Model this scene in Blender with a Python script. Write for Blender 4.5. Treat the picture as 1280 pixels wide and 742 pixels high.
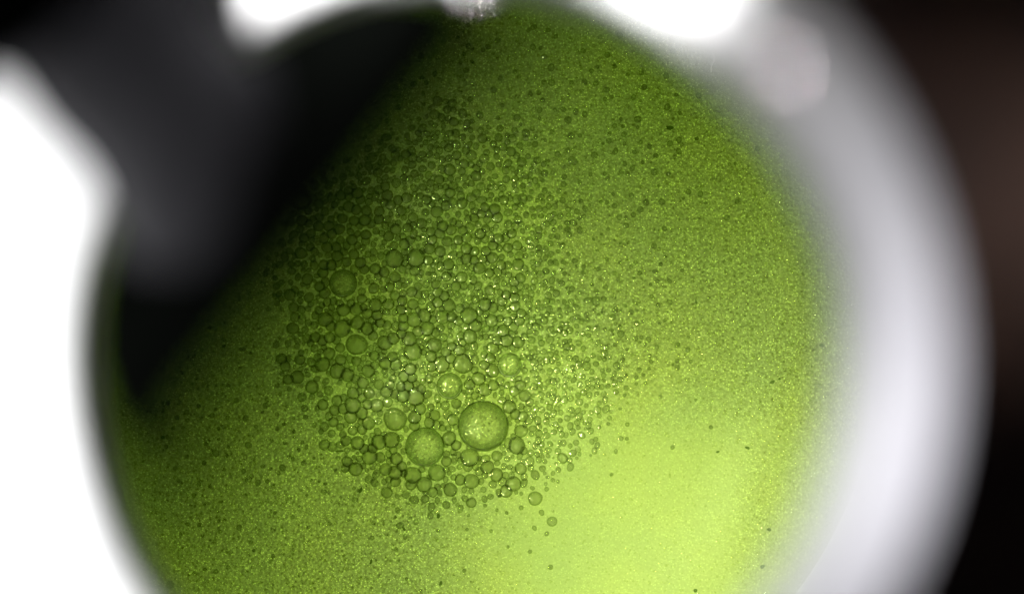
import bpy, math, random
import numpy as np
R = math.radians
random.seed(7); rng = np.random.default_rng(7)
S = bpy.context.scene
C = S.collection
for o in list(bpy.data.objects): bpy.data.objects.remove(o)

# ------------------------------------------------------------------ camera, world, lamps, exposure
F = 10.0                                   # camera height above the liquid (1 unit = 1 cm)
S.unit_settings.system = 'METRIC'; S.unit_settings.scale_length = 0.01
cd = bpy.data.cameras.new('camera'); cam = bpy.data.objects.new('camera', cd); C.objects.link(cam)
cam.location = (0, 0, F); cam.rotation_euler = (0, 0, 0)
cd.sensor_width = 36; cd.lens = 36*F/6.4; cd.clip_start = 0.1; cd.clip_end = 200
cd.dof.use_dof = True; cd.dof.focus_distance = F - 0.02
cd.dof.aperture_fstop = cd.lens*0.001/2.3   # a wide macro aperture, 2.3 cm across
S.camera = cam
W = bpy.data.worlds.new('World'); S.world = W; W.use_nodes = True
W.node_tree.nodes['Background'].inputs[0].default_value = (0.9, 0.9, 1, 1)
W.node_tree.nodes['Background'].inputs[1].default_value = 0.012
S.view_settings.view_transform = 'Standard'; S.view_settings.look = 'None'
S.view_settings.exposure = 0; S.view_settings.gamma = 1; S.view_settings.use_curve_mapping = False
S.render.engine = 'CYCLES'
cy = S.cycles
cy.use_denoising = True; cy.denoiser = 'OPENIMAGEDENOISE'; cy.denoising_input_passes = 'RGB_ALBEDO_NORMAL'
cy.use_adaptive_sampling = False
cy.max_bounces = 10; cy.transparent_max_bounces = 24; cy.transmission_bounces = 6; cy.diffuse_bounces = 3; cy.glossy_bounces = 3
cy.caustics_reflective = False; cy.caustics_refractive = False; cy.sample_clamp_indirect = 4; cy.sample_clamp_direct = 0

from mathutils import Vector
def lamp(name, typ, loc, target, energy, col=(1, 1, 1), **k):
    l = bpy.data.lights.new(name, typ); l.energy = energy; l.color = col
    for a, b in k.items(): setattr(l, a, b)
    o = bpy.data.objects.new(name, l); C.objects.link(o); o.location = loc
    o.rotation_euler = (Vector(target)-Vector(loc)).to_track_quat('-Z', 'Y').to_euler()
    return o
# unseen lamp inside the jar that shines up through the green liquid
lamp('lamp_below', 'POINT', (1.10, -2.02, -2.85), (1.2, -1.72, 0), 2420, (.96, .82, 1.12), shadow_soft_size=0.25)
# unseen lamps added and aimed to whiten stretches of the lip
lamp('lamp_left', 'AREA', (-7.5, -1.8, 5.0), (-2.85, -0.9, 1.4), 240, (1, 1, 1), shape='DISK', size=2.0, spread=R(50))
lamp('lamp_top_left', 'AREA', (-2.5, 7.5, 5.5), (-.95, 1.8, 1.4), 62, (1, 0.99, 0.99), shape='DISK', size=.6, spread=R(17))
lamp('lamp_top_right', 'AREA', (0.5, 7.5, 5.5), (0.70, 1.58, 1.7), 16, (1, 0.99, 0.99), shape='DISK', size=.4, spread=R(8))
lamp('lamp_right', 'AREA', (4.6, -2.6, 9.5), (2.0, -.5, 2), 18, (0.94, 0.92, 1), shape='DISK', size=1.2, spread=R(27))
# unseen warm lamp added to brighten the brown table top on the right
lamp('fill_table', 'AREA', (10.5, 2.0, 3.0), (4.1, .75, -3.2), 6.5, (1, 0.80, 0.70), shape='DISK', size=.6, spread=R(22))
# unseen far lamp added for glints on the foam
lamp('lamp_glint', 'AREA', (1.4, 3.0, 12.0), (0.1, -0.1, 0), 7, (1, .98, 0.92), shape='DISK', size=1.0, spread=R(24))
# two pencil beams added to make round highlights on the lip
BEAMS = [((975, 85, 2.04), .13), ((592, -27, 1.72), .22)]
for (bx, by, bz), e in BEAMS:
    tx, ty = (bx-640)/200*(F-bz)/F, (371-by)/200*(F-bz)/F
    lamp('highlight_beam', 'AREA', (tx+1.5, ty+3.5, 8), (tx, ty, bz), e, (1, .96, .97), shape='DISK', size=.10, spread=R(1))

# ------------------------------------------------------------------ helpers
def P(px, py, z=0.0):                      # photograph's pixel -> point at height z below the lens
    k = (F-z)/F
    return ((px-640)/200*k, (371-py)/200*k, z)
def mesh_obj(name, verts, faces, mat, parent=None, smooth=True):
    me = bpy.data.meshes.new(name); me.from_pydata(verts, [], faces); me.update()
    if smooth: me.shade_smooth()
    if mat: me.materials.append(mat)
    o = bpy.data.objects.new(name, me); C.objects.link(o); o.parent = parent
    return o
def tag(o, label=None, cat=None, group=None, kind=None):
    if label: o['label'] = label
    if cat: o['category'] = cat
    if group: o['group'] = group
    if kind: o['kind'] = kind
    return o
def empty(name, loc):
    o = bpy.data.objects.new(name, None); C.objects.link(o); o.location = loc; o.empty_display_size = .05
    return o
def lathe(profile, n=192, warp=None, closed=False):
    v = []; f = []; m = len(profile)
    for i in range(n):
        t = 2*math.pi*i/n
        for (r, z) in profile:
            rr = r*(warp(t, r, z) if warp else 1)
            v.append((rr*math.cos(t), rr*math.sin(t), z))
    for i in range(n):
        j = (i+1) % n
        for k in range(m if closed else m-1):
            l = (k+1) % m
            f.append((i*m+k, j*m+k, j*m+l, i*m+l))
    return v, f
def cat_rom(pts, sub=6, closed=False):
    out = []; n = len(pts)
    rngi = range(n) if closed else range(n-1)
    g = lambda i: pts[i % n] if closed else pts[max(0, min(n-1, i))]
    for i in rngi:
        p0, p1, p2, p3 = g(i-1), g(i), g(i+1), g(i+2)
        for s in range(sub):
            t = s/sub
            out.append(tuple(.5*((2*b)+(-a+c)*t+(2*a-5*b+4*c-d)*t*t+(-a+3*b-3*c+d)*t**3) for a, b, c, d in zip(p0, p1, p2, p3)))
    if not closed: out.append(tuple(pts[-1]))
    return out

# ------------------------------------------------------------------ materials
def newmat(name):
    m = bpy.data.materials.new(name); m.use_nodes = True; nt = m.node_tree
    for n in list(nt.nodes): nt.nodes.remove(n)
    out = nt.nodes.new('ShaderNodeOutputMaterial')
    return m, nt, out
def N(nt, typ, ins=None, **props):
    n = nt.nodes.new(typ)
    for k, v in props.items(): setattr(n, k, v)
    for k, v in (ins or {}).items():
        if isinstance(v, bpy.types.NodeSocket): nt.links.new(v, n.inputs[k])
        else: n.inputs[k].default_value = v
    return n
def ramp(nt, fac, stops):
    r = N(nt, 'ShaderNodeValToRGB', {0: fac})
    e = r.color_ramp.elements
    while len(e) < len(stops): e.new(.5)
    for a, (p, c) in zip(e, stops): a.position = p; a.color = (*c, 1) if len(c) == 3 else c
    return r.outputs[0]
def mix(nt, a, b, f): 
    n = nt.nodes.new('ShaderNodeMixShader')
    if isinstance(f, bpy.types.NodeSocket): nt.links.new(f, n.inputs[0])
    else: n.inputs[0].default_value = f
    nt.links.new(a, n.inputs[1]); nt.links.new(b, n.inputs[2]); return n.outputs[0]

def principled(name, col, rough, spec=.5, noise=None, coat=0):
    m, nt, out = newmat(name)
    b = N(nt, 'ShaderNodeBsdfPrincipled', {'Base Color': (*col, 1), 'Roughness': rough, 'Specular IOR Level': spec, 'Coat Weight': coat})
    if noise:
        sc, amt, col2 = noise
        tc = N(nt, 'ShaderNodeTexCoord')
        nz = N(nt, 'ShaderNodeTexNoise', {'Vector': tc.outputs['Object'], 'Scale': sc, 'Detail': 6})
        c = ramp(nt, nz.outputs[0], [(.35, col), (.35+amt, col2)])
        nt.links.new(c, b.inputs['Base Color'])
        bp = N(nt, 'ShaderNodeBump', {'Height': nz.outputs[0], 'Strength': .15, 'Distance': .02})
        nt.links.new(bp.outputs[0], b.inputs['Normal'])
    nt.links.new(b.outputs[0], out.inputs[0]); return m
M_white = principled('white_glaze', (.78, .78, .79), .5, noise=(3, .3, (.82, .82, .82)))
M_table = principled('dark_brown_table', (.035, .018, .015), .6, noise=(.55, .35, (.11, .06, .042)))
m, nt, out = newmat('shade_black'); M_black = m  # near-black of the slabs that stand in for deep shadow
nt.links.new(N(nt, 'ShaderNodeBsdfDiffuse', {'Color': (.0010, .0012, .0010, 1), 'Roughness': 1}).outputs[0], out.inputs[0])
M_grey = principled('haze_grey', (.0118, .0116, .0135), .6, spec=.1)  # dark grey of the arm that stands in for haze
M_speck = principled('dark_grit', (.012, .02, .006), .8, noise=(60, .3, (.03, .035, .012)))
M_highlight_bead = principled('highlight_bead_white', (.80, .74, .76), .3)  # pale base of the beads added as lip highlights
M_fibre = principled('white_fibre', (.85, .85, .8), .6)

GREEN = (.72, .72, .68)
# liquid skin: lets the light from below through, with fine foam relief
m, nt, out = newmat('green_liquid_skin'); M_skin = m
tc = N(nt, 'ShaderNodeTexCoord')
n1 = N(nt, 'ShaderNodeTexNoise', {'Vector': tc.outputs['Object'], 'Scale': 58, 'Detail': 2, 'Roughness': .6})
v1 = N(nt, 'ShaderNodeTexVoronoi', {'Vector': tc.outputs['Object'], 'Scale': 46}, feature='F1')
n2 = N(nt, 'ShaderNodeTexNoise', {'Vector': tc.outputs['Object'], 'Scale': 1.3, 'Detail': 3})
dens = N(nt, 'ShaderNodeAttribute', attribute_name='foam')      # how thick the foam lies
h = N(nt, 'ShaderNodeMath', {0: v1.outputs['Distance'], 1: n1.outputs[0]}, operation='ADD')
bs = N(nt, 'ShaderNodeMath', {0: dens.outputs['Fac'], 1: .55}, operation='MULTIPLY')
bp = N(nt, 'ShaderNodeBump', {'Height': h.outputs[0], 'Strength': bs.outputs[0], 'Distance': .02})
# milky foam skin; its pin glints and bright threads are painted into the colour
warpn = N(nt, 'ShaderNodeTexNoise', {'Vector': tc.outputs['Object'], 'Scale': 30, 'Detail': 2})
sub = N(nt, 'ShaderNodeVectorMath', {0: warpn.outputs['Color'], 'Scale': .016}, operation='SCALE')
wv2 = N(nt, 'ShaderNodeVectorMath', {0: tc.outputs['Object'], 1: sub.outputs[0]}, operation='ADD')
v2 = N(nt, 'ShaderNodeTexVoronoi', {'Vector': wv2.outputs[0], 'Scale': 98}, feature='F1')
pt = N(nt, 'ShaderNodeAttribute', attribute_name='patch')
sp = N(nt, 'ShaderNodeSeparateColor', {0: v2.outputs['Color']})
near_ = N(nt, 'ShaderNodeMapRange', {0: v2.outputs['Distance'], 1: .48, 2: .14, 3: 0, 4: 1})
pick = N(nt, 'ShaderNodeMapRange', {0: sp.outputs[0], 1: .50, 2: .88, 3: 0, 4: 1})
painted_glint = N(nt, 'ShaderNodeMath', {0: near_.outputs[0], 1: pick.outputs[0]}, operation='MULTIPLY')
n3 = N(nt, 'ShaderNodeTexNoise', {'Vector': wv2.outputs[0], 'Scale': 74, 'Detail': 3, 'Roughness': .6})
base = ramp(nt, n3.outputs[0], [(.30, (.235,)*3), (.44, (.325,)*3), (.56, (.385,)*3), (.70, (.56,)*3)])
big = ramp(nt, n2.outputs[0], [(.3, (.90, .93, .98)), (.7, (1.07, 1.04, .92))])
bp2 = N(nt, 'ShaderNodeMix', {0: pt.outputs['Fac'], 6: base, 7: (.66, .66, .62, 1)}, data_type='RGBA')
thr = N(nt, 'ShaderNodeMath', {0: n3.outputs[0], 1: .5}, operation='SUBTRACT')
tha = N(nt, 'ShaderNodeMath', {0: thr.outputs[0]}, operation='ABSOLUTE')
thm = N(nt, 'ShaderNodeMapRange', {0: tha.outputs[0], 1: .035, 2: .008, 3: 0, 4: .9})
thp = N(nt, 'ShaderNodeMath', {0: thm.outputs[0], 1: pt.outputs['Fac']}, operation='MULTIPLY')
spm = N(nt, 'ShaderNodeMath', {0: thp.outputs[0], 1: painted_glint.outputs[0]}, operation='MAXIMUM')
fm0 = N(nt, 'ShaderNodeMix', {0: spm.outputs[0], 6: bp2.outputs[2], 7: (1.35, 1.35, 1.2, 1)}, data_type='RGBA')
dn = N(nt, 'ShaderNodeMapRange', {0: dens.outputs['Fac'], 1: 0, 2: 1, 3: .04, 4: 1})
fm = N(nt, 'ShaderNodeMix', {0: dn.outputs[0], 6: (.50, .50, .50, 1), 7: fm0.outputs[2]}, data_type='RGBA')
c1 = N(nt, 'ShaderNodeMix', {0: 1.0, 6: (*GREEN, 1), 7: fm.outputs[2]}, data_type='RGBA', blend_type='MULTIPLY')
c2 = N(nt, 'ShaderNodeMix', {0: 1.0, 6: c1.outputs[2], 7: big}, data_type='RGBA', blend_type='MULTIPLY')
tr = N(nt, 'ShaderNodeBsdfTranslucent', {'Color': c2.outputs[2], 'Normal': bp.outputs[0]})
gl = N(nt, 'ShaderNodeBsdfGlossy', {'Color': (.8, 1, .3, 1), 'Roughness': .3, 'Normal': bp.outputs[0]})
nt.links.new(mix(nt, tr.outputs[0], gl.outputs[0], .03), out.inputs[0])
# dyed liquid below the skin
m, nt, out = newmat('dyed_liquid'); M_liq = m
ab = N(nt, 'ShaderNodeVolumeAbsorption', {'Color': (.475, .612, .07, 1), 'Density': 1.32})
nt.links.new(ab.outputs[0], out.inputs['Volume'])

# bubble film: thin green film, seen longer (so darker) where it slants away
def film(name, edge, mid, cloud, gloss, use_attr=False, p=(.02, .38, .9), dif=.12):
    m, nt, out = newmat(name)
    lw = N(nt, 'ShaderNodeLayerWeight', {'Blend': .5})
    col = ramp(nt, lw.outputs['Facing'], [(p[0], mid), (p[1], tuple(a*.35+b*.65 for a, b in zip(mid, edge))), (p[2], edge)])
    if use_attr:
        at = N(nt, 'ShaderNodeAttribute', attribute_name='tone')
        mm = N(nt, 'ShaderNodeMix', {0: 1.0, 6: col, 7: at.outputs['Color']}, data_type='RGBA', blend_type='MULTIPLY'); col = mm.outputs[2]
    else:
        oi = N(nt, 'ShaderNodeObjectInfo')
        vr = ramp(nt, oi.outputs['Random'], [(0, (.84, .84, .84)), (1, (1.06, 1.06, 1.06))])
        mm = N(nt, 'ShaderNodeMix', {0: 1.0, 6: col, 7: vr}, data_type='RGBA', blend_type='MULTIPLY'); col = mm.outputs[2]
    t = N(nt, 'ShaderNodeBsdfTransparent', {'Color': col})
    d = N(nt, 'ShaderNodeBsdfTranslucent', {'Color': col})
    tcn = N(nt, 'ShaderNodeNewGeometry')
    nz = N(nt, 'ShaderNodeTexNoise', {'Vector': tcn.outputs['Position'], 'Scale': 42, 'Detail': 2})
    bp = N(nt, 'ShaderNodeBump', {'Height': nz.outputs[0], 'Strength': .8, 'Distance': .02})
    nt.links.new(bp.outputs[0], d.inputs['Normal'])
    g = N(nt, 'ShaderNodeBsdfGlossy', {'Color': (.85, 1, .4, 1), 'Roughness': .14, 'Normal': bp.outputs[0]})
    fr = N(nt, 'ShaderNodeFresnel', {'IOR': 1.35})
    fm = N(nt, 'ShaderNodeMath', {0: fr.outputs[0], 1: gloss}, operation='MULTIPLY')
    df = N(nt, 'ShaderNodeBsdfDiffuse', {'Color': (.36, .52, .10, 1)})
    x = mix(nt, mix(nt, t.outputs[0], d.outputs[0], cloud), df.outputs[0], dif)
    nt.links.new(mix(nt, x, g.outputs[0], fm.outputs[0]), out.inputs[0])
    return m
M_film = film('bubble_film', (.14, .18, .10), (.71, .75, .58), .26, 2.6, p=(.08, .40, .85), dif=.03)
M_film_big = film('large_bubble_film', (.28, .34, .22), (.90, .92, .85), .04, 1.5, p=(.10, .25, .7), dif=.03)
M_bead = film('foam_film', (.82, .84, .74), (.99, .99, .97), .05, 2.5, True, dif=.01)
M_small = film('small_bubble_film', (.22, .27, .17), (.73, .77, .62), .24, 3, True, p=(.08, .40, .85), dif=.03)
M_speck = film('dark_grit', (.10, .14, .06), (.20, .27, .12), .2, .5)
M_rimdark = film('bubble_rim_dark', (.66, .71, .6), (.80, .83, .76), .1, .5)
m, nt, out = newmat('rim_highlight_film'); M_rim_highlight = m  # pale material of the added highlight arcs
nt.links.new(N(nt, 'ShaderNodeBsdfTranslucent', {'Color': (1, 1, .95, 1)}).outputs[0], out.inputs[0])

# ------------------------------------------------------------------ setting
o = mesh_obj('table', [(-40, -40, -3.25), (40, -40, -3.25), (40, 40, -3.25), (-40, 40, -3.25)], [(0, 1, 2, 3)], M_table)
tag(o, kind='structure')

# ------------------------------------------------------------------ the white jar
CX, CY = -.27, -.285
def warp(t, r, z):                                                # mouth wider to the lower right, rim wider to the left
    if z < 1: return 1
    d = math.cos(t-R(-48)); e = math.cos(t-R(-125))
    wi = .03*max(0, math.cos(t-R(10))) + .06*max(0, d)**3 + .05*max(0, e)**3 + .008*math.sin(5*t)
    wo = -.03*max(0, math.cos(t))**2 + .07*max(0, math.cos(t-R(160)))**2
    u = max(0, min(1, (r-1.85)/.65)); u = u*u*(3-2*u)
    return 1+wi*(1-u)+wo*u
jar = empty('white_jar', (CX, CY, -3.24))
tag(jar, 'thick round white jar lip, blurred, round the green liquid', 'jar')
Z0 = 3.24
body_p = [(2.30, -3.10), (2.50, -2.8), (2.58, -1.2), (2.58, 0), (2.52, .5), (2.44, .8), (2.36, 1.0),
          (2.45, 1.05), (2.56, .9), (2.65, .5), (2.68, 0), (2.68, -1.2), (2.62, -2.8), (2.5, -3.24), (0.02, -3.24), (0.02, -3.1)]
v, f = lathe(cat_rom([(a, b+Z0) for a, b in body_p], 3), 160)
mesh_obj('wall', v, f, M_white, jar)
lip_p = [(1.88, 1.72), (1.835, 1.85), (1.835, 2.0), (1.87, 2.10), (1.96, 2.165), (2.10, 2.19), (2.24, 2.185), (2.38, 2.16), (2.48, 2.10),
         (2.55, 2.0), (2.555, 1.87), (2.50, 1.77), (2.3, 1.715), (2.1, 1.69)]
def lip_z(x, y):                                                  # lip sheared in depth to match the image's blur: low at upper left, high at lower right
    t = math.atan2(y-CY, x-CX); r = math.hypot(x-CX, y-CY); return -.38+.46*math.cos(t-R(-25))*min(1, r/2.0)
v, f = lathe(lip_p_c := cat_rom(lip_p, 4, True), 256, warp, True)
vv = []
for (x, y, z) in v:
    X, Y = x+CX, y+CY; dz = lip_z(X, Y); k = (F-z-dz)/(F-2.0)/((F-z)/(F-2.0))  # each point scaled about the camera to keep its outline in the image
    vv.append((X*k-CX, Y*k-CY, z+dz+Z0))
mesh_obj('lip', vv, f, M_white, jar)

# ------------------------------------------------------------------ green liquid
liq = empty('green_liquid', (CX, CY, 0)); tag(liq, 'translucent bright green liquid filling the white jar, covered in fine foam', 'liquid')
def sstep(a, b, x): t = np.clip((x-a)/(b-a), 0, 1); return t*t*(3-2*t)
def foam_at(px, py):                                            # 1 = thick grainy foam, 0 = clear liquid
    px = np.asarray(px, float); py = np.asarray(py, float)
    d = np.hypot((px-830)/1.25, (py-690)/1.0)
    a = sstep(60, 290, d)
    # the foam stays grainy along the right wall
    b = sstep(870, 960, px)*.55
    return np.clip(np.maximum(a, b), .22, 1)
nr, na = 60, 160
v = [(0, 0, 0)]; f = []
for i in range(1, nr+1):
    for j in range(na):
        r = 2.575*i/nr; t = 2*math.pi*j/na
        v.append((r*math.cos(t), r*math.sin(t), 0))
for j in range(na): f.append((0, 1+j, 1+(j+1) % na))
for i in range(nr-1):
    for j in range(na):
        a = 1+i*na+j; b = 1+i*na+(j+1) % na; f.append((a, a+na, b+na, b))
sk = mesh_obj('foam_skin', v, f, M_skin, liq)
at = sk.data.attributes.new('foam', 'FLOAT', 'POINT')
va = np.array(v); at.data.foreach_set('value', foam_at((va[:, 0]+CX)*200+640, 371-(va[:, 1]+CY)*200).astype('f'))
skin_xy = (va[:, 0]+CX, va[:, 1]+CY)
v, f = lathe([(0.001, -2.6), (2.4, -2.6), (2.55, -1.2), (2.55, -.03), (0.001, -.03)], 64)
mesh_obj('liquid_body', v, f, M_liq, liq, smooth=False)

# ------------------------------------------------------------------ slabs added for the black shadow and grey haze at upper left
shade_cover = empty('shade_flap', P(150, 150, 2.0)); tag(shade_cover, 'black slab and grey arm standing in for blurred shadow and haze at upper left', 'shade_cover')
def slab(name, outline, z, th, mat, parent, bev=.05):
    # outline: list of (x, y); rounded edge slab
    off = Vector(parent.location)
    n = len(outline); cx = sum(p[0] for p in outline)/n; cyy = sum(p[1] for p in outline)/n
    rings = []
    for (inset, dz) in ((bev, -th/2), (bev*.3, -th/2+bev*.3), (0, -th/2+bev), (0, th/2-bev), (bev*.3, th/2-bev*.3), (bev, th/2)):
        ring = []
        for (x, y) in outline:
            dx, dy = x-cx, y-cyy; L = math.hypot(dx, dy) or 1; s = (L-inset)/L
            ring.append((cx+dx*s-off.x, cyy+dy*s-off.y, z+dz-off.z))
        rings.append(ring)
    v = [p for r_ in rings for p in r_]; f = []
    for k in range(len(rings)-1):
        for i in range(n):
            j = (i+1) % n; f.append((k*n+i, k*n+j, (k+1)*n+j, (k+1)*n+i))
    c0 = len(v); v.append((cx-off.x, cyy-off.y, z-th/2-off.z)); v.append((cx-off.x, cyy-off.y, z+th/2-off.z))
    for i in range(n):
        j = (i+1) % n; f.append((c0, j, i)); f.append((c0+1, (len(rings)-1)*n+i, (len(rings)-1)*n+j))
    return mesh_obj(name, v, f, mat, parent)
edge_px = [(160, 830), (212, 680), (260, 580), (306, 500), (386, 402), (468, 302), (540, 200), (608, 106), (672, 38), (712, -10)]
edge = cat_rom(edge_px, 5)
ACX, ACY, ARX = 574, 440, 458                                     # the mouth of the jar as the shadow slab meets it
edge = [p for p in edge if math.hypot(p[0]-ACX, p[1]-ACY) < ARX]
a1 = math.atan2(ACY-edge[-1][1], edge[-1][0]-ACX); a0 = math.atan2(ACY-edge[0][1], edge[0][0]-ACX)
if a0 < 0: a0 += 2*math.pi
arc = [(ACX+ARX*math.cos(a1+(a0-a1)*i/30), ACY-ARX*math.sin(a1+(a0-a1)*i/30)) for i in range(1, 30)]
def shade_plate_z(px, py):                                               # the slab added for the shadow slopes down to the lip
    d = (px-400)*.77+(py-300)*.63
    return max(1.46, 2.9+d*.011)
out_ = edge+arc; n = len(out_); off = shade_cover.location
v = []; f = []
for th in (-.03, .03):
    for (a, b) in out_:
        z = shade_plate_z(a, b); p = P(a, b, z); v.append((p[0]-off.x, p[1]-off.y, z+th-off.z))
for th in (-.03, .03):
    z = shade_plate_z(330, 250); p = P(330, 250, z); v.append((p[0]-off.x, p[1]-off.y, z+th-off.z))
for i in range(n):
    j = (i+1) % n; f += [(i, j, n+j, n+i), (2*n, j, i), (2*n+1, n+i, n+j)]
mesh_obj('shade_plate', v, f, M_black, shade_cover, False)
arm_px = [(-150, 10), (-40, 50), (50, 162), (100, 214), (134, 280), (170, 330), (240, 335), (290, 312), (318, 255), (342, 170), (335, 90), (290, 45), (262, 0), (262, -60), (250, -200), (50, -260)]
arm = cat_rom([P(a, b, 1.8)[:2] for a, b in arm_px], 4, True)
slab('haze_arm', arm, 1.78, .28, M_grey, shade_cover, .14)
cap_xy = cat_rom([P(a, b, 1.9)[:2] for a, b in [(-190, -20), (-60, 75), (-10, 95), (40, 70), (90, 20), (130, -30), (140, -80), (120, -280), (-60, -300)]], 4, True)
slab('shade_cap', cap_xy, 1.85, .46, M_black, shade_cover, .14)
# added pin that ties the grey arm to the shadow slab
px_, py_, _ = P(235, 260, 1.6)
v, f = lathe([(0.001, 1.68), (.16, 1.68), (.16, 1.25), (0.001, 1.25)], 24)
mesh_obj('cover_pin', [(a+px_-shade_cover.location.x, b+py_-shade_cover.location.y, c-2.0) for a, b, c in v], f, M_black, shade_cover, False)

# ------------------------------------------------------------------ bubbles
# x, y, radius in the photograph's pixels
hand = [(604,532,31),(531,558,24),(562,482,16),(637,456,15),(429,354,17),
 (516,593,11),(546,590,11),(587,571,12),(646,556,11),(489,549,11),(462,570,10),(475,571,7),(494,523,15),(519,495,12),
 (651,585,8),(669,593,6),(703,572,7),(713,583,5),(716,566,5),(738,538,5),(669,622,9),(677,640,4),(690,651,6),(500,656,5),
 (538,644,5),(531,623,6),(518,624,6),(563,611,9),(567,596,5),(609,583,9),(621,569,7),(634,573,4),(656,494,8),(644,517,7),
 (661,524,6),(662,576,6),(678,585,5),(784,530,3),(764,514,3),(407,399,10),(428,410,11),(459,410,9),(446,430,14),(481,428,10),
 (403,425,7),(412,441,8),(403,455,10),(422,463,10),(375,449,7),(366,410,8),(367,384,7),(429,387,9),(393,406,5),(469,381,9),
 (479,416,5),(495,455,8),(388,428,5),(553,396,9),(518,399,10),(586,394,11),(543,431,10),(516,439,12),(552,455,11),(579,454,13),
 (633,425,9),(615,463,9),(616,434,8),(613,447,7),(561,381,9),(376,316,8),(399,271,6),(474,264,7),(484,274,6),(458,263,7),
 (405,331,7),(376,250,12),(393,314,6),(476,319,6),(594,264,6),(612,267,6),(632,297,6),(635,280,6),(638,318,5),(597,301,6),
 (583,297,7),(520,322,12),(599,335,8),(576,245,6),(552,147,5),(554,158,4),(561,185,6),(549,188,6),(561,198,6),(562,212,8),
 (580,222,6),(595,220,7),(601,233,6),(528,193,5),(582,232,5),(628,235,5),(506,212,6),(646,147,5),(518,217,6),(731,143,4),
 (714,170,5),(697,193,5),(716,201,6),(780,168,4.5),(710,150,5),(738,218,3),(743,194,4),(493,323,12),(434,576,7),(353,584,5),
 (380,578,4),(432,584,6),(547,608,5),(441,506,11),(471,506,9),(447,553,9),(703,307,4),(700,270,5),(687,272,5),(665,262,5),
 (665,291,4),(733,457,6),(768,467,4),(769,387,4),(766,396,5),(776,417,5),(745,376,6),(735,375,5)]
poly = [(358,290),(355,400),(380,465),(400,520),(415,560),(440,580),(470,585),(500,612),(560,618),(640,600),(700,590),(742,545),(765,480),(735,400),(700,340),(705,250),(650,175),(560,140),(490,180),(420,215),(365,250)]
def edge_dist(x, y):
    m_ = 1e9; n = len(poly)
    for i in range(n):
        (x1, y1), (x2, y2) = poly[i], poly[(i+1) % n]; L = (x2-x1)**2+(y2-y1)**2
        t = max(0, min(1, ((x-x1)*(x2-x1)+(y-y1)*(y2-y1))/L)); m_ = min(m_, math.hypot(x-x1-t*(x2-x1), y-y1-t*(y2-y1)))
    return m_
def in_poly(x, y):
    c = False; n = len(poly)
    for i in range(n):
        x1, y1 = poly[i]; x2, y2 = poly[(i+1) % n]
        if (y1 > y) != (y2 > y) and x < (x2-x1)*(y-y1)/(y2-y1)+x1: c = not c
    return c
cell_ = {}
def near(x, y):
    i, j = int(x//40), int(y//40)
    for a in range(i-1, i+2):
        for b in range(j-1, j+2):
            yield from cell_.get((a, b), ())
bub = []
def put(x, y, r, k):
    for (u, w, q) in near(x, y):
        dd = math.hypot(u-x, w-y)
        if dd < (q+r)*k or (q > 13 and dd < q+r*.75): return False
    b = (x, y, r); bub.append(b); cell_.setdefault((int(x//40), int(y//40)), []).append(b); return True
for b in hand: bub.append(tuple(b)); cell_.setdefault((int(b[0]//40), int(b[1]//40)), []).append(tuple(b))
for n_, lo, hi, k in ((900, 7, 10, .66), (3800, 5, 7.5, .62), (9000, 3.5, 5, .7), (6000, 2.2, 3.5, .8)):
    for _ in range(n_):
        x, y = random.uniform(300, 800), random.uniform(115, 640)
        ip = in_poly(x, y); e = edge_dist(x, y)
        e = (e if ip else -e) + 14*math.sin(x*.045+1.3)*math.sin(y*.05+.4)
        if e < random.uniform(-22, 48): continue
        lim = 5.5 if x > 655 else 6.6 if y < 240 else (8.0 if y < 380 else 11)
        r = random.uniform(lo, hi)
        if r > lim: continue
        put(x, y, r, k)
# looser bubbles beyond the dense patch
for _ in range(360):
    x, y = random.gauss(640, 150), random.gauss(170, 90)
    if 400 < x < 960 and 30 < y < 330: put(x, y, random.uniform(2.2, 4.6), 1.0)
for _ in range(260):
    x, y = random.gauss(740, 60), random.gauss(430, 70)
    if x < 900: put(x, y, random.uniform(2, 3.8), 1.0)
for _ in range(420):
    x, y = random.uniform(200, 700), random.gauss(540, 90)
    if y < 735: put(x, y, random.uniform(1.8, 3.4)+(random.random() < .08)*1.5, 1.0)
bub.sort(key=lambda b: -b[2])
# where bubbles lie, the milky skin between them is thinner and clearer
pa = sk.data.attributes.new('patch', 'FLOAT', 'POINT'); vals = []
for X, Y in zip(*skin_xy):
    x, y = X*200+640, 371-Y*200
    if not (250 < x < 850 and 60 < y < 700): vals.append(0); continue
    e = edge_dist(x, y)*(1 if in_poly(x, y) else -1); vals.append(.32*float(sstep(-25, 50, e)))
pa.data.foreach_set('value', np.array(vals, 'f'))

def dome(nr=5, na=18, wob=0, flat=.62, lean=0):  # lean skews the dome, putting a shaded lower crescent into its shape
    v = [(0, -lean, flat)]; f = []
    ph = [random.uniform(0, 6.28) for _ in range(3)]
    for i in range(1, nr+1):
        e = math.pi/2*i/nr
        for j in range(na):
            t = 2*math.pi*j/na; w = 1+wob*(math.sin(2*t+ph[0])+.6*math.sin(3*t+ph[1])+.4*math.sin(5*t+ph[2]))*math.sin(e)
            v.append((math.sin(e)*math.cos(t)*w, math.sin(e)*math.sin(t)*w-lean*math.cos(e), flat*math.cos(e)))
    for j in range(na): f.append((0, 1+j, 1+(j+1) % na))
    for i in range(nr-1):
        for j in range(na):
            a = 1+i*na+j; b = 1+i*na+(j+1) % na; f.append((a, a+na, b+na, b))
    return v, f
def dome_mesh(name, mat, **k):
    v, f = dome(**k); me = bpy.data.meshes.new(name); me.from_pydata(v, [], f); me.shade_smooth(); me.materials.append(mat); return me
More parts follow.
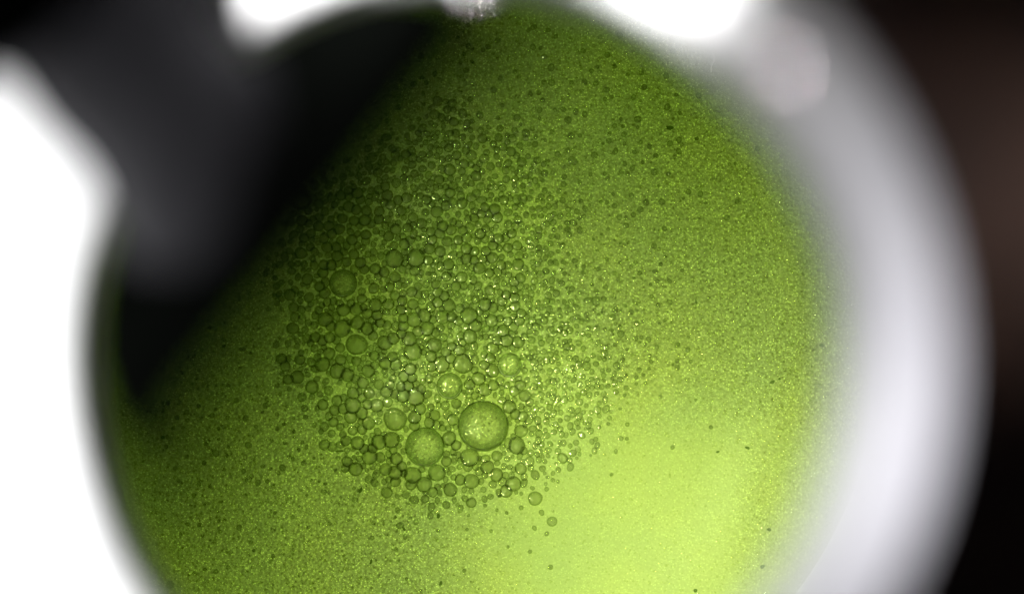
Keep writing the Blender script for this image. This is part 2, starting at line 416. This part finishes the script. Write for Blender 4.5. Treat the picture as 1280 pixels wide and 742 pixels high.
variants = [dome_mesh('bubble_dome', M_film, nr=7, na=24, wob=.035, flat=.85, lean=.34) for _ in range(8)]
big_dome = [dome_mesh('large_dome', M_film_big, nr=18, na=64, wob=.006, flat=.9, lean=.08) for _ in range(3)]
big_labels = {0: 'largest bubble in the foam, round with a grainy middle and dark ring',
              1: 'second largest bubble, round, just lower left of the largest one',
              2: 'ringed medium bubble directly above the two largest bubbles',
              3: 'ringed medium bubble above and right of the largest bubble',
              4: 'largest of the dark bubbles in the upper left of the foam patch'}
def ring_mesh(name, r, t, h, z, mat, parent, n=72, arc=(0, 360), wob=0):
    v = []; f = []; a0, a1 = R(arc[0]), R(arc[1]); full = arc[1]-arc[0] >= 360; m = n if full else n+1
    for i in range(m):
        u = i/n; th = a0+(a1-a0)*u; k = 1 if full else max(.08, math.sin(math.pi*u))
        for q in range(6):
            w = 2*math.pi*q/6; rr = r+t*k*math.cos(w)
            v.append((rr*math.cos(th), rr*math.sin(th), z+h*k*math.sin(w)))
    for i in range(n):
        j = (i+1) % m
        for q in range(6):
            f.append((i*6+q, j*6+q, j*6+(q+1) % 6, i*6+(q+1) % 6))
    return mesh_obj(name, v, f, mat, parent)
top5 = [tuple(b) for b in hand[:5]]
for i, b in enumerate(top5):
    x, y, r = b; X, Y, _ = P(x, y); rr = r/200
    root = empty('bubble', (X, Y, .003)); tag(root, big_labels[i], 'bubble', 'bubbles floating in the foam')
    d = bpy.data.objects.new('film', big_dome[i % 3]); C.objects.link(d); d.parent = root; d.scale = (rr, rr, rr); d.rotation_euler.z = i*1.3
    ring_mesh('rim', rr*1.0, rr*.035, rr*.03, .004, M_rimdark, root)
    ring_mesh('rim_highlight', rr*.91, rr*.024, rr*.02, rr*.42, M_rim_highlight, root, 48, [(200, 335), (225, 320), (180, 350), (170, 350), (215, 300)][i])  # pale arc added as the bright line of light inside the rim
rest = [b for b in bub if b not in top5]
singles, crowd = rest[:295], rest[295:]
marks = [(604,532,'the largest bubble'),(531,558,'the second largest bubble'),(562,482,'the ringed bubble above the two largest'),
 (637,456,'the ringed bubble above right of the largest'),(429,354,'the big dark bubble at upper left'),(446,430,'the plump bubble at left of the patch'),
 (669,622,'the plump stray bubble at lower right'),(616,301,'the black speck in the upper patch'),(738,538,'the small ringed bubble at the right tip'),
 (520,322,'the plump bubble at top of the patch'),(376,250,'the dim bubble by the black shadow'),(353,584,'the lone bubble at lower left'),
 (697,193,'the dark bubble at upper right'),(553,200,'the twin bubbles near the top'),(770,410,'the bubble cluster right of the patch'),(579,454,'the wide bubble in mid patch')]
dirs = ['right', 'upper right', 'top', 'upper left', 'left', 'lower left', 'bottom', 'lower right']
ordw = 'nearest second third fourth fifth sixth seventh eighth ninth tenth eleventh twelfth thirteenth fourteenth fifteenth sixteenth seventeenth eighteenth nineteenth twentieth'.split()
sect = {}
for b in singles:
    m_ = min(marks, key=lambda q: math.hypot(q[0]-b[0], q[1]-b[1])); a = math.degrees(math.atan2(m_[1]-b[1], b[0]-m_[0]))
    sect.setdefault((m_, int(round(a/45)) % 8), []).append((math.hypot(m_[0]-b[0], m_[1]-b[1]), b))
lab = {}
for (m_, k_), l_ in sect.items():
    l_.sort()
    for q, (_, b) in enumerate(l_):
        size = 'plump' if b[2] >= 9 else ('small' if b[2] >= 5.5 else 'tiny')
        if _ < 2: lab[b] = m_[2][4:]+', greenish, round'
        else: lab[b] = size+' bubble, '+ordw[min(q, 19)]+' from '+m_[2].replace('the ', '', 1)+' towards '+dirs[k_]
def zone(x, y, r):
    g = 'bubbles packed in the foam patch' if in_poly(x, y) else 'stray bubbles outside the foam patch'
    return lab[(x, y, r)], g
uniq = {(690,651,6): 'lowest stray bubble to the right below the foam patch, alone in clear green',
        (669,622,9): 'plump stray bubble lower right of the largest bubble, above a tiny one',
        (677,640,4): 'tiny bubble between the two stray bubbles at the lower right of the foam patch',
        (500,656,5): 'lowest stray bubble on the left, with a dark speck stuck to it',
        (538,644,5): 'small stray bubble just left of the black oval speck',
        (738,538,5): 'small ringed bubble at the right tip of the crowded foam patch',
        (353,584,5): 'dark stray bubble alone at the lower left of the foam patch',
        (376,250,12): 'dim blurred bubble at the edge of the black shadow'}
for i, b in enumerate(singles):
    x, y, r = b; X, Y, _ = P(x, y); rr = r/200
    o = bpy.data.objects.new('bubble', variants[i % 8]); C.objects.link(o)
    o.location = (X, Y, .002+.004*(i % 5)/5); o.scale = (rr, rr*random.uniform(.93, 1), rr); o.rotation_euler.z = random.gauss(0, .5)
    if b in uniq: tag(o, uniq[b], 'bubble', 'bubbles floating in the foam')
    else:
        l, g = zone(x, y, r); tag(o, l, 'bubble', g)

# many small domes in one mesh
def scatter(name, pts, rad, nr, na, mat, tone, zbase, flat, lean=0):
    v0, f0 = dome(nr, na, 0, 1.0, lean); v0 = np.array(v0); n = len(pts); k = len(v0)
    tri = []
    for q in f0:
        if len(q) == 3: tri.append(q)
        else: tri += [(q[0], q[1], q[2]), (q[0], q[2], q[3])]
    tri = np.array(tri)
    th = rng.normal(0, .5, n) if lean else rng.uniform(0, 6.28, n); sx = rad*rng.uniform(.8, 1.15, n); sy = rad*rng.uniform(.8, 1.15, n)
    c, s = np.cos(th), np.sin(th)
    lx = v0[None, :, 0]*sx[:, None]; ly = v0[None, :, 1]*sy[:, None]
    V = np.empty((n, k, 3)); V[..., 0] = lx*c[:, None]-ly*s[:, None]+pts[:, 0:1]; V[..., 1] = lx*s[:, None]+ly*c[:, None]+pts[:, 1:2]
    V[..., 2] = v0[None, :, 2]*(rad*flat)[:, None]+zbase
    T = (tri[None]+(np.arange(n)*k)[:, None, None]).reshape(-1)
    me = bpy.data.meshes.new(name); me.vertices.add(n*k); me.vertices.foreach_set('co', V.reshape(-1).astype('f'))
    nt_ = len(T)//3; me.loops.add(len(T)); me.loops.foreach_set('vertex_index', T.astype('i'))
    me.polygons.add(nt_); me.polygons.foreach_set('loop_start', (np.arange(nt_)*3).astype('i')); me.update(calc_edges=True)
    me.shade_smooth(); me.materials.append(mat)
    a = me.attributes.new('tone', 'FLOAT_COLOR', 'POINT')
    col = np.ones((n, k, 4), 'f'); col[..., :3] = tone[:, None, :]; a.data.foreach_set('color', col.reshape(-1))
    o = bpy.data.objects.new(name, me); C.objects.link(o); return o
cr = np.array(crowd); pts = np.stack([(cr[:, 0]-640)/200, (371-cr[:, 1])/200], 1)
tone = np.repeat(rng.uniform(.82, 1.05, (len(cr), 1)), 3, 1)
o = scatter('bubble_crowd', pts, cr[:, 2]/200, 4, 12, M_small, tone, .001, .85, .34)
tag(o, 'crowd of tiny green bubbles filling the gaps of the foam patch', 'bubbles', kind='stuff')
print('bubbles', len(bub))

# ------------------------------------------------------------------ fine foam beads, too many to count
n = 105000
x = rng.uniform(90, 1110, n); y = rng.uniform(-10, 752, n)
d = foam_at(x, y)
keep = rng.uniform(0, 1, n) < np.clip(d*1.05, .05, 1)
keep &= np.hypot((x-640)/200-CX, (371-y)/200-CY) < 2.54
lx = np.interp(y, [0, 25, 90, 170, 265, 335, 415, 505, 600, 760], [560, 540, 450, 365, 300, 240, 190, 150, 120, 60])
keep &= x > lx
inp = np.array([in_poly(a, b) for a, b in zip(x, y)]); keep &= ~(inp & (rng.uniform(0, 1, len(x)) < .6))
x, y, d = x[keep], y[keep], d[keep]
ba = np.array(bub); keep = np.ones(len(x), bool)
gx = (x//40).astype(int); gy = (y//40).astype(int)
for (u, w, q) in bub:
    dd = np.hypot(x-u, y-w)
    if q > 13:   keep &= ~((dd < q*1.02) & (dd > q*.66))
    elif q > 3:  keep &= ~((dd < q*.98) & ~((np.hypot(x-u, y-w+q*.2) < q*.42) & (rng.uniform(0, 1, len(x)) < .5)))
x, y, d = x[keep], y[keep], d[keep]
rad = rng.gamma(5, .22, len(x)).clip(.5, 2.8)*(.75+.25*d)
t0 = rng.uniform(0, 1, len(x))
lum = np.where(t0 < .16, rng.uniform(.70, .88, len(x)), np.where(t0 > .6, 1.03, rng.uniform(.85, 1.0, len(x))))
lum = 1-(1-lum)*(d*.9+.1)
tone = np.stack([lum, lum, lum*.95], 1)
o = scatter('fine_foam', np.stack([(x-640)/200, (371-y)/200], 1), rad/200, 2, 6, M_bead, tone, .0015, .8)
tag(o, 'fine sparkling foam beads covering the green liquid', 'foam', kind='stuff')
print('beads', len(x))

# ------------------------------------------------------------------ dark specks
def grit(x, y, a, b, rot, label):
    v, f = dome(4, 9, .16, .5); X, Y, _ = P(x, y)
    o = mesh_obj('speck', [(p[0]*a/200, p[1]*b/200, p[2]*b/200) for p in v], f, M_speck)
    o.location = (X, Y, .012); o.rotation_euler.z = R(rot)
    tag(o, label, 'speck', 'dark specks on the foam')
for s in [(548,644,3.4,2.3,70,'black oval speck in open green just right of a small stray bubble'),
 (837,160,5.5,2.6,-10,'large flat dark speck near the upper right of the foam, by the blurred lip'),
 (616,301,3.6,2.6,40,'dark speck in the upper foam patch, right of its middle'),
 (742,299,2.3,2,0,'dark speck in the fine foam right of the upper foam patch'),
 (775,304,2,1.6,0,'faint dark speck, right neighbour of the speck beside the upper foam patch'),
 (792,347,2,1.8,0,'round dark speck alone in fine foam right of the foam patch'),
 (965,477,4,1.8,20,'longer of two dark specks lying close together near the right lip'),
 (974,473,2,1.4,30,'shorter of two dark specks lying close together near the right lip'),
 (870,377,3,1.6,110,'narrow upright dark speck in fine foam left of the right lip'),
 (1027,431,3.6,2,10,'grey speck seen through the blurred edge of the right lip'),
 (934,559,3,2,-30,'dark speck where the fine foam turns bright, left of the right lip'),
 (961,661,2.6,2.4,0,'round dark speck on the brightest green beside the right lip'),
 (953,707,3.8,2.2,25,'wide dark speck on the brightest green at the lower right'),
 (869,737,3,2.2,-35,'dark speck at the bottom edge in the brightest green'),
 (897,564,2.2,1.6,0,'faint brown speck on bright green, leftmost of the pair left of the right lip'),
 (204,546,2.6,2.6,0,'dark speck beside the black shadow near the left lip'),
 (451,612,4,2.2,75,'upright ragged dark speck below the left half of the foam patch'),
 (551,728,3,2.2,60,'dark speck at the bottom edge below the foam patch'),
 (464,701,3,1.8,80,'faint dark speck in green at the lower left of centre'),
 (625,619,3,2,10,'dark speck in open green below the largest bubble'),
 (425,563,5,1.5,0,'thin flat dark speck in the lower left corner of the foam patch'),
 (567,568,4.5,1.5,5,'thin dark speck between the two largest bubbles'),
 (505,660,3,1.8,-60,'dark speck stuck to the lowest stray bubble on the left'),
 (662,449,2.4,1.8,0,'dark speck in the foam patch right of the ringed medium bubble'),
 (773,461,3,2,40,'ragged dark speck in fine foam right of the foam patch tip')]:
    grit(*s)

# ------------------------------------------------------------------ white fibre
v = []; f = []
pts = cat_rom([(*P(890, 68)[:2], .03), (*P(891, 77)[:2], .05), (*P(888, 84)[:2], .04), (*P(888.5, 91)[:2], .02)], 4)
for i, p in enumerate(pts):
    for q in range(5):
        w = 2*math.pi*q/5; v.append((p[0]+.0055*math.cos(w), p[1]+.0055*math.sin(w)*.4, p[2]+.005*math.sin(w)))
for i in range(len(pts)-1):
    for q in range(5): f.append((i*5+q, i*5+(q+1) % 5, (i+1)*5+(q+1) % 5, (i+1)*5+q))
tag(mesh_obj('fibre', v, f, M_fibre), 'short white fibre standing at the upper right edge of the foam', 'fibre')

# ------------------------------------------------------------------ pale beads added for the round highlights on the lip
def highlight_bead(px, py, z, r, label):
    v, f = dome(8, 32, .01, .75); X, Y, _ = P(px, py, z)
    o = mesh_obj('highlight_bead', [(a*r, b*r, c*r) for a, b, c in v], f, M_highlight_bead); o.location = (X, Y, z)
    tag(o, label, 'highlight_bead')
highlight_bead(975, 85, 2.03, .08, 'pale bead added for a round blurred highlight on the upper right of the lip')
highlight_bead(592, -27, 1.70, .08, 'pale bead added for a blurred highlight on the lip at the top centre')
